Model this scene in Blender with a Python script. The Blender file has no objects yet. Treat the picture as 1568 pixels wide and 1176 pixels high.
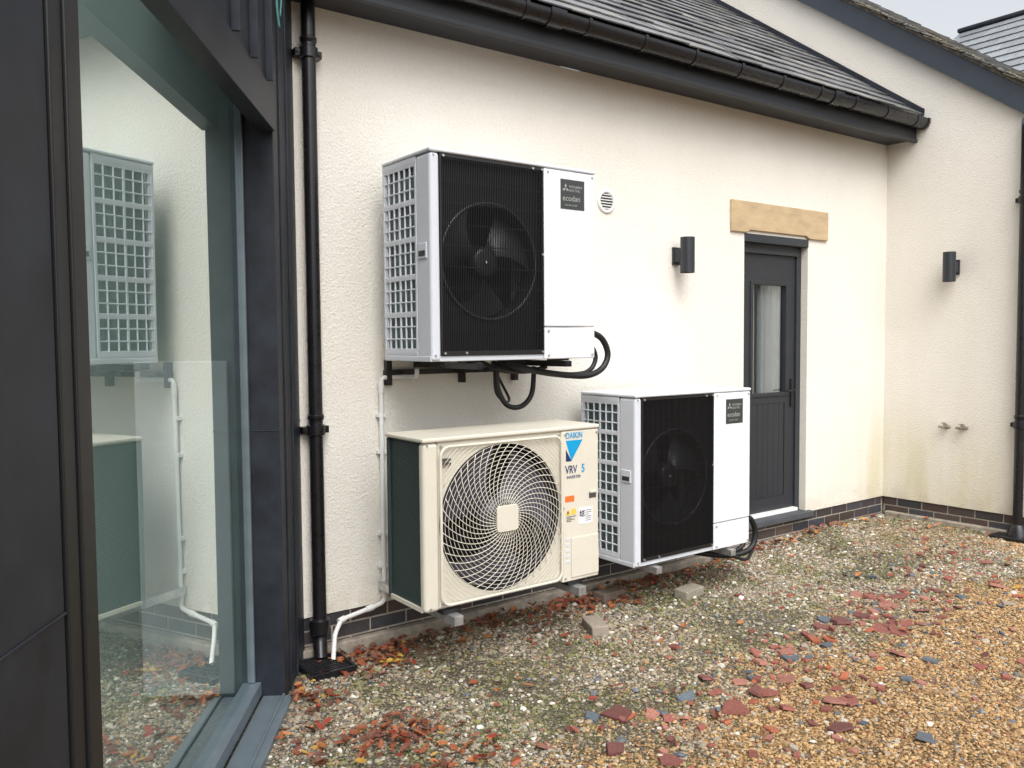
import bpy, math, random
import numpy as np
from mathutils import Vector, Matrix, noise
random.seed(7); rng=np.random.default_rng(7)
scn=bpy.context.scene
COL=scn.collection

# ------------------------------------------------------------ materials
def newmat(name):
    m=bpy.data.materials.new(name); m.use_nodes=True
    nt=m.node_tree; b=nt.nodes['Principled BSDF']
    return m,nt,b
def mat(name,col,rough=.5,metal=0.,var=.0,vscale=6.,bump=0.,bscale=200.,spec=.5,coat=0.,col2=None,stretch=None,detail=4):
    m,nt,b=newmat(name); L=nt.links
    b.inputs['Base Color'].default_value=(*col,1); b.inputs['Roughness'].default_value=rough
    b.inputs['Metallic'].default_value=metal; b.inputs['Specular IOR Level'].default_value=spec
    b.inputs['Coat Weight'].default_value=coat
    tc=nt.nodes.new('ShaderNodeTexCoord'); src=tc.outputs['Object']
    if stretch:
        mp=nt.nodes.new('ShaderNodeMapping'); mp.inputs['Scale'].default_value=stretch
        L.new(src,mp.inputs['Vector']); src=mp.outputs['Vector']
    if var>0:
        n=nt.nodes.new('ShaderNodeTexNoise'); n.inputs['Scale'].default_value=vscale; n.inputs['Detail'].default_value=detail
        n.inputs['Roughness'].default_value=.65
        L.new(src,n.inputs['Vector'])
        r=nt.nodes.new('ShaderNodeValToRGB')
        c2=col2 if col2 else tuple(min(1,c*(1+var)) for c in col)
        c1=tuple(c*(1-var) for c in col) if not col2 else col
        r.color_ramp.elements[0].position=.3; r.color_ramp.elements[0].color=(*c1,1)
        r.color_ramp.elements[1].position=.7; r.color_ramp.elements[1].color=(*c2,1)
        L.new(n.outputs['Fac'],r.inputs['Fac']); L.new(r.outputs['Color'],b.inputs['Base Color'])
        rr=nt.nodes.new('ShaderNodeMapRange'); rr.inputs['To Min'].default_value=max(0,rough-.08); rr.inputs['To Max'].default_value=min(1,rough+.1)
        L.new(n.outputs['Fac'],rr.inputs['Value']); L.new(rr.outputs['Result'],b.inputs['Roughness'])
    if bump>0:
        n2=nt.nodes.new('ShaderNodeTexNoise'); n2.inputs['Scale'].default_value=bscale; n2.inputs['Detail'].default_value=3
        L.new(src,n2.inputs['Vector'])
        bp=nt.nodes.new('ShaderNodeBump'); bp.inputs['Strength'].default_value=bump; bp.inputs['Distance'].default_value=.004
        L.new(n2.outputs['Fac'],bp.inputs['Height']); L.new(bp.outputs['Normal'],b.inputs['Normal'])
    return m
def attrmat(name,rough=.8,bump=.4,bscale=300):
    m,nt,b=newmat(name); L=nt.links
    a=nt.nodes.new('ShaderNodeAttribute'); a.attribute_name='Col'
    tc=nt.nodes.new('ShaderNodeTexCoord'); n=nt.nodes.new('ShaderNodeTexNoise'); n.inputs['Scale'].default_value=bscale*.4; n.inputs['Detail'].default_value=5
    L.new(tc.outputs['Object'],n.inputs['Vector'])
    mr=nt.nodes.new('ShaderNodeMapRange'); mr.inputs['To Min'].default_value=.55; mr.inputs['To Max'].default_value=1.4
    L.new(n.outputs['Fac'],mr.inputs['Value'])
    mx=nt.nodes.new('ShaderNodeVectorMath'); mx.operation='SCALE'
    L.new(a.outputs['Color'],mx.inputs[0]); L.new(mr.outputs['Result'],mx.inputs['Scale'])
    L.new(mx.outputs['Vector'],b.inputs['Base Color']); b.inputs['Roughness'].default_value=rough
    bp=nt.nodes.new('ShaderNodeBump'); bp.inputs['Strength'].default_value=bump; bp.inputs['Distance'].default_value=.003
    L.new(n.outputs['Fac'],bp.inputs['Height']); L.new(bp.outputs['Normal'],b.inputs['Normal'])
    return m

def render_mat():
    m,nt,b=newmat('cream_render'); L=nt.links; N=nt.nodes.new
    tc=N('ShaderNodeTexCoord'); o=tc.outputs['Object']
    n1=N('ShaderNodeTexNoise'); n1.inputs['Scale'].default_value=1.1; n1.inputs['Detail'].default_value=5; L.new(o,n1.inputs['Vector'])
    r=N('ShaderNodeValToRGB'); r.color_ramp.elements[0].position=.3; r.color_ramp.elements[1].position=.75
    r.color_ramp.elements[0].color=(.765,.728,.655,1); r.color_ramp.elements[1].color=(.81,.78,.715,1)
    L.new(n1.outputs['Fac'],r.inputs['Fac'])
    sp=N('ShaderNodeSeparateXYZ'); L.new(o,sp.inputs[0])
    def mr(src,a,bb,c,d):
        k=N('ShaderNodeMapRange'); k.inputs['From Min'].default_value=a; k.inputs['From Max'].default_value=bb
        k.inputs['To Min'].default_value=c; k.inputs['To Max'].default_value=d; k.interpolation_type='SMOOTHSTEP'; L.new(src,k.inputs['Value']); return k.outputs['Result']
    def mul(a,bb):
        k=N('ShaderNodeMath'); k.operation='MULTIPLY'
        for i,v in enumerate((a,bb)):
            if isinstance(v,(int,float)): k.inputs[i].default_value=v
            else: L.new(v,k.inputs[i])
        return k.outputs[0]
    mp=N('ShaderNodeMapping'); mp.inputs['Scale'].default_value=(3.2,3.2,.5); L.new(o,mp.inputs['Vector'])
    n3=N('ShaderNodeTexNoise'); n3.inputs['Scale'].default_value=1.; n3.inputs['Detail'].default_value=5; L.new(mp.outputs[0],n3.inputs['Vector'])
    st=mr(n3.outputs['Fac'],.35,.7,.15,.85)
    low=mr(sp.outputs['Z'],.2,1.3,1,0); right=mr(sp.outputs['X'],5.9,7.3,.12,1.)
    f=mul(mul(low,right),st)
    mx=N('ShaderNodeMix'); mx.data_type='RGBA'; L.new(f,mx.inputs['Factor']); L.new(r.outputs['Color'],mx.inputs['A']); mx.inputs['B'].default_value=(.60,.55,.36,1)
    f2=mul(mr(n3.outputs['Fac'],.5,.75,0,1),.08)
    mx2=N('ShaderNodeMix'); mx2.data_type='RGBA'; L.new(f2,mx2.inputs['Factor']); L.new(mx.outputs['Result'],mx2.inputs['A']); mx2.inputs['B'].default_value=(.58,.53,.43,1)
    n5=N('ShaderNodeTexNoise'); n5.inputs['Scale'].default_value=9.; n5.inputs['Detail'].default_value=6; L.new(o,n5.inputs['Vector'])
    f3=mul(mr(sp.outputs['Z'],.2,.42,1,0),mr(n5.outputs['Fac'],.35,.65,.05,.45))
    mx3=N('ShaderNodeMix'); mx3.data_type='RGBA'; L.new(f3,mx3.inputs['Factor']); L.new(mx2.outputs['Result'],mx3.inputs['A']); mx3.inputs['B'].default_value=(.52,.45,.34,1)
    n2=N('ShaderNodeTexNoise'); n2.inputs['Scale'].default_value=120; n2.inputs['Detail'].default_value=3; n2.inputs['Distortion'].default_value=.8; L.new(o,n2.inputs['Vector'])
    v=N('ShaderNodeTexVoronoi'); v.inputs['Scale'].default_value=80; L.new(o,v.inputs['Vector'])
    ad=N('ShaderNodeMath'); ad.operation='ADD'; L.new(n2.outputs['Fac'],ad.inputs[0]); L.new(mul(v.outputs['Distance'],.7),ad.inputs[1])
    sc=N('ShaderNodeVectorMath'); sc.operation='SCALE'; L.new(mx3.outputs['Result'],sc.inputs[0]); L.new(mr(n2.outputs['Fac'],.28,.5,.88,1.0),sc.inputs['Scale'])
    L.new(sc.outputs['Vector'],b.inputs['Base Color']); b.inputs['Roughness'].default_value=.9; b.inputs['Specular IOR Level'].default_value=.2
    bp=N('ShaderNodeBump'); bp.inputs['Strength'].default_value=.8; bp.inputs['Distance'].default_value=.0045
    L.new(ad.outputs[0],bp.inputs['Height']); L.new(bp.outputs['Normal'],b.inputs['Normal'])
    return m
M={}
M['render']=render_mat()
M['brick']=attrmat('dark_engineering_brick',.6,.3,120)
M['slate']=attrmat('roof_slate',.30,.35,60)
M['mortar']=mat('mortar',(.36,.32,.27),.95,var=.25,vscale=30,bump=.6,bscale=250)
M['concrete']=mat('concrete',(.30,.26,.21),.95,var=.35,vscale=14,bump=.8,bscale=150)
M['anthracite']=mat('anthracite_paint',(.021,.024,.030),.42,var=.12,vscale=8,bump=.05,bscale=300)
M['soffit']=mat('dark_soffit',(.024,.026,.031),.5,var=.15,vscale=5)
M['blackpvc']=mat('black_plastic',(.009,.009,.011),.28,var=.25,vscale=20,bump=.05,bscale=60)
M['zinc']=mat('dark_zinc_cladding',(.021,.025,.034),.48,metal=.1,var=.5,vscale=5,bump=.08,bscale=40,detail=8,spec=.35)
M['black']=mat('matt_black',(.009,.009,.010),.45)
M['blackgr']=mat('black_grille',(.011,.011,.012),.38)
M['bell']=mat('bell_mouth_plastic',(.06,.062,.068),.25)
M['fan']=mat('fan_plastic',(.030,.032,.038),.32)
M['white']=mat('white_powder_coat',(.70,.73,.77),.38,var=.03,vscale=3,bump=.03,bscale=500)
M['silver']=mat('pale_grey_moulding',(.60,.63,.68),.4,var=.03,vscale=6,bump=.03,bscale=500)
M['whitepvc']=mat('white_pvc',(.74,.74,.72),.35,var=.05,vscale=10)
M['ivory']=mat('ivory_powder_coat',(.64,.605,.51),.42,var=.04,vscale=5,bump=.03,bscale=500)
M['coil']=mat('coil_fins',(.040,.062,.060),.5,metal=.2,var=.4,vscale=6,stretch=(1,1,60))
M['finl']=mat('coil_fin_edges',(.16,.23,.225),.4,metal=.4,var=.3,vscale=20)
M['galv']=mat('galvanised_steel',(.55,.56,.57),.35,metal=.8,var=.2,vscale=25)
M['stone']=mat('sandstone',(.50,.375,.225),.85,var=.16,vscale=5,bump=.4,bscale=180,stretch=(1,1,3))
M['alu']=mat('grey_aluminium',(.17,.21,.24),.38,metal=.35,var=.12,vscale=12)
M['framegrey']=mat('grey_frame',(.026,.031,.038),.35,var=.1,vscale=12)
M['brass']=mat('tarnished_fittings',(.34,.31,.26),.35,metal=.7,var=.25,vscale=30)
M['rubber']=mat('rubber_insulation',(.009,.009,.010),.5,bump=.2,bscale=120)
M['label']=mat('label_dark',(.04,.045,.045),.35)
M['labeltext']=mat('label_print',(.33,.34,.33),.5)
M['blue']=mat('cyan_print',(.0,.30,.60),.4)
M['navy']=mat('navy_print',(.01,.03,.12),.4)
M['orange']=mat('orange_sticker',(.72,.16,.03),.5)
M['yellow']=mat('yellow_sticker',(.72,.52,.05),.5)
M['paper']=mat('paper_sticker',(.72,.73,.75),.5)
M['print']=mat('dark_print',(.06,.06,.06),.5)
M['interior']=mat('interior_plaster',(.30,.37,.35),.9,var=.08,vscale=2)
M['cabinet']=mat('cabinet_white',(.72,.78,.80),.4,var=.03,vscale=3)
M['curtain']=mat('curtain_fabric',(.66,.68,.66),.9,var=.1,vscale=3)
M['intfloor']=mat('interior_floor',(.26,.25,.23),.4,var=.1,vscale=3)

def glassmat(name,tint,refl,fac,rmin):
    m=bpy.data.materials.new(name); m.use_nodes=True; nt=m.node_tree; nt.nodes.clear(); N=nt.nodes.new; L=nt.links
    o=N('ShaderNodeOutputMaterial'); t=N('ShaderNodeBsdfTransparent'); t.inputs[0].default_value=(*tint,1)
    g=N('ShaderNodeBsdfGlossy'); g.inputs['Color'].default_value=(*refl,1); g.inputs['Roughness'].default_value=.004
    tc=N('ShaderNodeTexCoord'); n=N('ShaderNodeTexNoise'); n.inputs['Scale'].default_value=1.6; n.inputs['Detail'].default_value=0; L.new(tc.outputs['Object'],n.inputs['Vector'])
    bp=N('ShaderNodeBump'); bp.inputs['Strength'].default_value=.07; bp.inputs['Distance'].default_value=.02; L.new(n.outputs['Fac'],bp.inputs['Height']); L.new(bp.outputs['Normal'],g.inputs['Normal'])
    # reflectance of a double-glazed pane rises towards grazing angles (same from both sides)
    f=N('ShaderNodeLayerWeight'); f.inputs['Blend'].default_value=fac
    mr=N('ShaderNodeMapRange'); mr.inputs['To Min'].default_value=rmin; mr.inputs['To Max'].default_value=.92; L.new(f.outputs['Facing'],mr.inputs['Value'])
    x=N('ShaderNodeMixShader'); L.new(mr.outputs['Result'],x.inputs[0]); L.new(t.outputs[0],x.inputs[1]); L.new(g.outputs[0],x.inputs[2]); L.new(x.outputs[0],o.inputs[0])
    return m
M['glass']=glassmat('window_glass',(.78,.88,.85),(.90,.97,.95),.45,.12)
M['doorglass']=glassmat('door_glass',(.6,.63,.65),(.85,.9,.93),.35,.10)

# ------------------------------------------------------------ mesh helpers
class MB:
    def __init__(s): s.v=[]; s.f=[]; s.c=[]
    def add(s,vs,fs,col=None):
        b=len(s.v); s.v+= [tuple(p) for p in vs]; s.f+=[tuple(i+b for i in f) for f in fs]
        s.c+=[col or (1,1,1)]*len(vs)
        return s
    def box(s,x0,x1,y0,y1,z0,z1,col=None):
        s.add([(x0,y0,z0),(x1,y0,z0),(x1,y1,z0),(x0,y1,z0),(x0,y0,z1),(x1,y0,z1),(x1,y1,z1),(x0,y1,z1)],
              [(0,3,2,1),(4,5,6,7),(0,1,5,4),(1,2,6,5),(2,3,7,6),(3,0,4,7)],col)
        return s
    def prism(s,poly,a,b,axis='x',col=None):
        n=len(poly); vs=[]
        for t in (a,b):
            for p in poly:
                vs.append((t,p[0],p[1]) if axis=='x' else ((p[0],t,p[1]) if axis=='y' else (p[0],p[1],t)))
        fs=[tuple(range(n))[::-1],tuple(range(n,2*n))]+[(i,(i+1)%n,n+(i+1)%n,n+i) for i in range(n)]
        s.add(vs,fs,col); return s
    def tube(s,pts,r,n=6,cap=True,col=None):
        P=[Vector(p) for p in pts]; m=len(P); vs=[]; fs=[]
        up=None
        for i,p in enumerate(P):
            t=(P[min(i+1,m-1)]-P[max(i-1,0)]).normalized()
            if up is None:
                up=Vector((0,0,1)) if abs(t.z)<.9 else Vector((1,0,0))
            a=t.cross(up)
            if a.length<1e-6: a=t.cross(Vector((0,1,0)))
            a.normalize(); b=a.cross(t).normalized(); up=b
            rr=r[i] if isinstance(r,(list,tuple)) else r
            for k in range(n):
                q=2*math.pi*k/n; vs.append(p+a*math.cos(q)*rr+b*math.sin(q)*rr)
        for i in range(m-1):
            for k in range(n):
                fs.append((i*n+k,i*n+(k+1)%n,(i+1)*n+(k+1)%n,(i+1)*n+k))
        if cap: fs.append(tuple(range(n))[::-1]); fs.append(tuple((m-1)*n+k for k in range(n)))
        s.add(vs,fs,col); return s
    def build(s,name,m,parent=None,bevel=0,smooth=False,seg=2,attr=False,loc=None):
        me=bpy.data.meshes.new(name); me.from_pydata([tuple(v) for v in s.v],[],s.f); me.update()
        import bmesh
        bm=bmesh.new(); bm.from_mesh(me); bmesh.ops.recalc_face_normals(bm,faces=bm.faces); bm.to_mesh(me); bm.free()
        if attr:
            at=me.attributes.new('Col','FLOAT_COLOR','POINT')
            at.data.foreach_set('color',np.array([(*c,1) for c in s.c],dtype=np.float32).ravel())
        ob=bpy.data.objects.new(name,me); COL.objects.link(ob); me.materials.append(m)
        if parent: ob.parent=parent
        if loc: ob.location=loc
        if smooth:
            for p in me.polygons: p.use_smooth=True
            if smooth=='auto':
                try: me.set_sharp_from_angle(angle=math.radians(40))
                except Exception: pass
        if bevel:
            bv=ob.modifiers.new('b','BEVEL'); bv.width=bevel; bv.segments=seg; bv.limit_method='ANGLE'; bv.angle_limit=math.radians(40)
            wn=ob.modifiers.new('w','WEIGHTED_NORMAL'); 
            for p in me.polygons: p.use_smooth=True
        return ob
def empty(name,loc=(0,0,0),rz=0):
    e=bpy.data.objects.new(name,None); e.empty_display_size=.2; COL.objects.link(e); e.location=loc; e.rotation_euler=(0,0,rz); return e
def smoothpath(pts,n=8):
    P=[Vector(p) for p in pts]; out=[]
    Q=[P[0]*2-P[1]]+P+[P[-1]*2-P[-2]]
    for i in range(1,len(Q)-2):
        a,b,c,d=Q[i-1],Q[i],Q[i+1],Q[i+2]
        for k in range(n):
            t=k/n
            out.append(.5*((2*b)+(c-a)*t+(2*a-5*b+4*c-d)*t*t+(3*b-a-3*c+d)*t**3))
    out.append(P[-1]); return out
def fillet(pts,r=.05,n=6):
    P=[Vector(p) for p in pts]; out=[P[0]]
    for i in range(1,len(P)-1):
        a=(P[i-1]-P[i]); b=(P[i+1]-P[i]); rr=min(r,a.length*.45,b.length*.45)
        s=P[i]+a.normalized()*rr; e=P[i]+b.normalized()*rr
        for k in range(n+1):
            t=k/n; out.append(s*(1-t)**2+P[i]*2*t*(1-t)+e*t*t)
    out.append(P[-1]); return out
def text(body,size,loc,m,parent,name,xs=1.,bold=0):
    cu=bpy.data.curves.new(name,'FONT'); cu.body=body; cu.size=size; cu.extrude=.0004; cu.offset=bold
    ob=bpy.data.objects.new(name,cu); COL.objects.link(ob); ob.rotation_euler=(math.radians(90),0,0); ob.location=loc; ob.scale=(xs,1,1)
    cu.materials.append(m); ob.parent=parent; return ob
def disc_plate(mb,x0,x1,z0,z1,cx,cz,r,y0,y1,n=64):
    outer=[];inner=[]
    for k in range(n):
        a=2*math.pi*k/n; c,s_=math.cos(a),math.sin(a)
        tx=((x1-cx) if c>0 else (cx-x0))/max(abs(c),1e-9); tz=((z1-cz) if s_>0 else (cz-z0))/max(abs(s_),1e-9)
        t=min(tx,tz); outer.append((cx+c*t,cz+s_*t)); inner.append((cx+c*r,cz+s_*r))
    for (qx,qz) in ((x0,z0),(x1,z0),(x1,z1),(x0,z1)):
        k=min(range(n),key=lambda i:(outer[i][0]-qx)**2+(outer[i][1]-qz)**2); outer[k]=(qx,qz)
    vs=[]
    for y in (y0,y1):
        vs+=[(p[0],y,p[1]) for p in outer]+[(p[0],y,p[1]) for p in inner]
    fs=[]
    for k in range(n):
        j=(k+1)%n
        fs.append((k,j,n+j,n+k)); fs.append((2*n+k,3*n+k,3*n+j,2*n+j)); fs.append((n+k,n+j,3*n+j,3*n+k)); fs.append((k,2*n+k,2*n+j,j))
    mb.add(vs,fs)

# ------------------------------------------------------------ ground
def sstep(x,a,b):
    t=np.clip((x-a)/(b-a),0,1); return t*t*(3-2*t)
def gh(x,y):
    x=np.asarray(x,float); y=np.asarray(y,float)
    return (.05*sstep(x,3,6.5)+.010*np.sin(x*2.3+.5*y)+.008*np.sin(y*3.1+x*1.1+1)+.006*np.sin(5.1*x-3.7*y)) - .005
def axis(lo,hi,step,far):
    a=list(np.arange(lo,hi+1e-6,step)); 
    l=[-far,-far/3,-40,-15]; r=[15+hi*0,40,far/3,far]
    return np.array([v for v in l if v<lo-1]+a+[v for v in r if v>hi+1])
gx=axis(-1,9,.08,400); gy=axis(-4.5,.5,.08,400)
X,Y=np.meshgrid(gx,gy); Z=gh(X,Y); Z=np.where((X<-1.01)|(X>9.01)|(Y<-4.51)|(Y>.6),0.02,Z)
nx,ny=len(gx),len(gy)
vs=np.stack([X.ravel(),Y.ravel(),Z.ravel()],1); fs=[(j*nx+i,j*nx+i+1,(j+1)*nx+i+1,(j+1)*nx+i) for j in range(ny-1) for i in range(nx-1)]
me=bpy.data.meshes.new('ground'); me.from_pydata(vs.tolist(),[],fs); me.update()
for p in me.polygons: p.use_smooth=True
ground=bpy.data.objects.new('ground',me); COL.objects.link(ground)
def groundmat():
    m,nt,b=newmat('gravel_ground'); L=nt.links; N=nt.nodes.new
    tc=N('ShaderNodeTexCoord'); o=tc.outputs['Object']
    def ramp(src,els):
        r=N('ShaderNodeValToRGB'); e=r.color_ramp.elements
        e[0].position,e[0].color=els[0][0],(*els[0][1],1); e[1].position,e[1].color=els[-1][0],(*els[-1][1],1)
        for p,c in els[1:-1]:
            k=e.new(p); k.color=(*c,1)
        L.new(src,r.inputs['Fac']); return r.outputs['Color']
    def mix(f,a,bb,mode='MIX'):
        k=N('ShaderNodeMix'); k.data_type='RGBA'; k.blend_type=mode
        for nm,v in (('Factor',f),('A',a),('B',bb)):
            if isinstance(v,(int,float)): k.inputs[nm].default_value=v
            elif isinstance(v,tuple): k.inputs[nm].default_value=(*v,1)
            else: L.new(v,k.inputs[nm])
        return k.outputs['Result']
    v=N('ShaderNodeTexVoronoi'); v.inputs['Scale'].default_value=85; L.new(o,v.inputs['Vector'])
    sp=N('ShaderNodeSeparateColor'); L.new(v.outputs['Color'],sp.inputs[0])
    grey=ramp(sp.outputs[0],[(0,(.10,.085,.06)),(.35,(.21,.175,.13)),(.7,(.30,.255,.195)),(.93,(.37,.33,.26)),(1,(.5,.47,.42))])
    och=ramp(sp.outputs[0],[(0,(.12,.07,.03)),(.4,(.26,.16,.075)),(.8,(.38,.255,.13)),(1,(.45,.34,.21))])
    s=N('ShaderNodeSeparateXYZ'); L.new(o,s.inputs[0])
    n=N('ShaderNodeTexNoise'); n.inputs['Scale'].default_value=2.5; n.inputs['Detail'].default_value=5; L.new(o,n.inputs['Vector'])
    def math_(op,a,bb):
        k=N('ShaderNodeMath'); k.operation=op
        for i,vv in enumerate((a,bb)):
            if isinstance(vv,(int,float)): k.inputs[i].default_value=vv
            else: L.new(vv,k.inputs[i])
        return k.outputs[0]
    t=math_('SUBTRACT',math_('ADD',math_('MULTIPLY',s.outputs[0],.07),-1.91),s.outputs[1])
    t=math_('ADD',t,math_('MULTIPLY',math_('SUBTRACT',n.outputs['Fac'],.5),.9))
    k=N('ShaderNodeMapRange'); k.inputs['From Min'].default_value=-.25; k.inputs['From Max'].default_value=.25; L.new(t,k.inputs['Value'])
    base=mix(k.outputs['Result'],grey,och)
    n2=N('ShaderNodeTexNoise'); n2.inputs['Scale'].default_value=3.2; n2.inputs['Detail'].default_value=8; n2.inputs['Roughness'].default_value=.7; L.new(o,n2.inputs['Vector'])
    k2=N('ShaderNodeMapRange'); k2.inputs['From Min'].default_value=.48; k2.inputs['From Max'].default_value=.64; k2.inputs['To Max'].default_value=.75; L.new(n2.outputs['Fac'],k2.inputs['Value'])
    mossf=math_('MULTIPLY',k2.outputs['Result'],math_('SUBTRACT',1,k.outputs['Result']))
    base=mix(mossf,base,(.17,.17,.05))
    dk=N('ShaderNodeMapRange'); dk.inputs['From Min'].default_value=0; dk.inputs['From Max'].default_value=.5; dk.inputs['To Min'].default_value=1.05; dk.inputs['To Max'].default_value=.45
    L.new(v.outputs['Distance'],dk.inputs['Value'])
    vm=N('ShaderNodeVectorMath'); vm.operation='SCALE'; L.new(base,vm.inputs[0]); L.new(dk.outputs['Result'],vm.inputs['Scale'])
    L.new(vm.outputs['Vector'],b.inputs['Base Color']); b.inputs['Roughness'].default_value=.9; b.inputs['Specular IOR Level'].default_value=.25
    bp=N('ShaderNodeBump'); bp.invert=True; bp.inputs['Strength'].default_value=1; bp.inputs['Distance'].default_value=.01
    L.new(v.outputs['Distance'],bp.inputs['Height']); L.new(bp.outputs['Normal'],b.inputs['Normal'])
    return m
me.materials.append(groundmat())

def nz(x,y,s): return noise.noise(Vector((x*s,y*s,3.3)))
phi=(1+5**.5)/2
ICO=np.array([(-1,phi,0),(1,phi,0),(-1,-phi,0),(1,-phi,0),(0,-1,phi),(0,1,phi),(0,-1,-phi),(0,1,-phi),(phi,0,-1),(phi,0,1),(-phi,0,-1),(-phi,0,1)],float)/math.sqrt(1+phi*phi)
ICF=np.array([(0,11,5),(0,5,1),(0,1,7),(0,7,10),(0,10,11),(1,5,9),(5,11,4),(11,10,2),(10,7,6),(7,1,8),(3,9,4),(3,4,2),(3,2,6),(3,6,8),(3,8,9),(4,9,5),(2,4,11),(6,2,10),(8,6,7),(9,8,1)])
def fastmesh(name,V,Fa,C,m,smooth=False):
    me=bpy.data.meshes.new(name); nv=len(V); nf=len(Fa); k=Fa.shape[1]
    me.vertices.add(nv); me.vertices.foreach_set('co',V.astype(np.float32).ravel())
    me.loops.add(nf*k); me.loops.foreach_set('vertex_index',Fa.astype(np.int32).ravel())
    me.polygons.add(nf); me.polygons.foreach_set('loop_start',np.arange(0,nf*k,k,dtype=np.int32)); me.polygons.foreach_set('loop_total',np.full(nf,k,dtype=np.int32))
    at=me.attributes.new('Col','FLOAT_COLOR','POINT'); at.data.foreach_set('color',np.concatenate([C,np.ones((nv,1))],1).astype(np.float32).ravel())
    me.update(calc_edges=True); me.validate()
    me.polygons.foreach_set('use_smooth',np.full(nf,bool(smooth)))
    ob=bpy.data.objects.new(name,me); COL.objects.link(ob); me.materials.append(m); return ob
def pebbles(name,xy,size,cols,m,flat=.6):
    n=len(xy); q=rng.normal(size=(n,4)); q/=np.linalg.norm(q,axis=1)[:,None]
    w,x,y,z=q.T
    Rm=np.stack([1-2*(y*y+z*z),2*(x*y-z*w),2*(x*z+y*w),2*(x*y+z*w),1-2*(x*x+z*z),2*(y*z-x*w),2*(x*z-y*w),2*(y*z+x*w),1-2*(x*x+y*y)],1).reshape(n,3,3)
    V=ICO[None]*(1+rng.uniform(-.22,.22,(n,12,1)))*np.stack([np.ones(n),rng.uniform(.65,.95,n),rng.uniform(.5,.9,n)],1)[:,None,:]
    V=np.einsum('nij,nkj->nki',Rm,V); V[:,:,2]*=flat; V*=size[:,None,None]*.5
    pos=np.stack([xy[:,0],xy[:,1],gh(xy[:,0],xy[:,1])+size*.5*flat*rng.uniform(.1,.7,n)],1)
    V=(V+pos[:,None,:]).reshape(-1,3)
    Fa=(ICF[None]+(np.arange(n)*12)[:,None,None]).reshape(-1,3)
    C=np.repeat(cols,12,axis=0)
    return fastmesh(name,V,Fa,C,m)
AX,AY=1.394,-.45; U=(math.sin(math.radians(32)),math.cos(math.radians(32)))
def in_area(x,y):
    s=(x-AX)*U[1]-(y-AY)*U[0]
    return (y<-.0)&(s>.03)&(x<7.19)&(y>-4.2)
poly=np.array([(.85,-1.1),(2.0,-2.2),(3.2,-3.05),(3.9,-3.1),(7.2,-1.65),(7.3,0),(1.3,0)])
def inpoly(P):
    x,y=P.T; c=np.zeros(len(P),bool); n=len(poly)
    for i in range(n):
        x1,y1=poly[i]; x2,y2=poly[(i+1)%n]
        k=((y1>y)!=(y2>y))&(x<(x2-x1)*(y-y1)/(y2-y1+1e-12)+x1); c^=k
    return c
def sample(n):
    P=np.stack([rng.uniform(.8,7.2,n),rng.uniform(-3.1,0,n)],1)
    return P[inpoly(P)&in_area(P[:,0],P[:,1])]
P=sample(200000)
zn=np.array([nz(p[0],p[1],1.6)+.5*nz(p[0],p[1],6) for p in P])
ochre=((.07*P[:,0]-1.91-P[:,1])+zn*.45)>rng.uniform(-.22,.22,len(P))
Pg=P[~ochre]; Po=P[ochre]
mn=np.array([nz(p[0]+9,p[1],2.2)+.5*nz(p[0],p[1]+5,7) for p in Pg])
keep=rng.uniform(0,1,len(Pg))>np.clip(.25+mn*1.3,0,.8)
Pg=Pg[keep]; mn=mn[keep]
def pick(n,pal,w,j=.25):
    pal=np.array(pal); i=rng.choice(len(pal),n,p=np.array(w)/sum(w)); c=pal[i]*rng.uniform(1-j,1+j,(n,1)); return np.clip(c,0,.8)
cg=pick(len(Pg),[(.32,.275,.205),(.23,.19,.135),(.39,.35,.28),(.60,.57,.50),(.12,.115,.105),(.31,.205,.115),(.24,.09,.06),(.21,.205,.085)],[28,24,17,6,7,12,3,7])
br=np.array([nz(p[0]+3,p[1]-4,1.1) for p in Pg]); cg=cg*(1-np.clip(br*.5,0,.3)[:,None]*np.array([.3,.6,1.]))
mossy=(mn>.05)&(rng.uniform(0,1,len(Pg))<.5); cg[mossy]=cg[mossy]*.4+np.array([.18,.18,.05])*.6
sg=np.clip(rng.lognormal(math.log(.0125),.45,len(Pg)),.006,.038)
pebbles('grey_gravel',Pg,sg,cg,attrmat('pebble_grey',.85,.4,300))
co=pick(len(Po),[(.40,.25,.11),(.31,.185,.08),(.47,.325,.17),(.21,.12,.05),(.42,.36,.27),(.13,.115,.10),(.27,.10,.06)],[28,26,18,15,6,5,3])
so=np.clip(rng.lognormal(math.log(.0145),.3,len(Po)),.008,.03)
pebbles('ochre_gravel',Po,so,co,attrmat('pebble_ochre',.85,.4,300))
P2=sample(2400); c2=pick(len(P2),[(.34,.30,.24),(.56,.53,.47),(.12,.13,.14),(.27,.12,.08),(.26,.2,.14)],[12,5,6,4,8])
pebbles('loose_stones',P2,np.clip(rng.lognormal(math.log(.026),.35,len(P2)),.016,.06),c2,M['brick'],.55)
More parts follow.
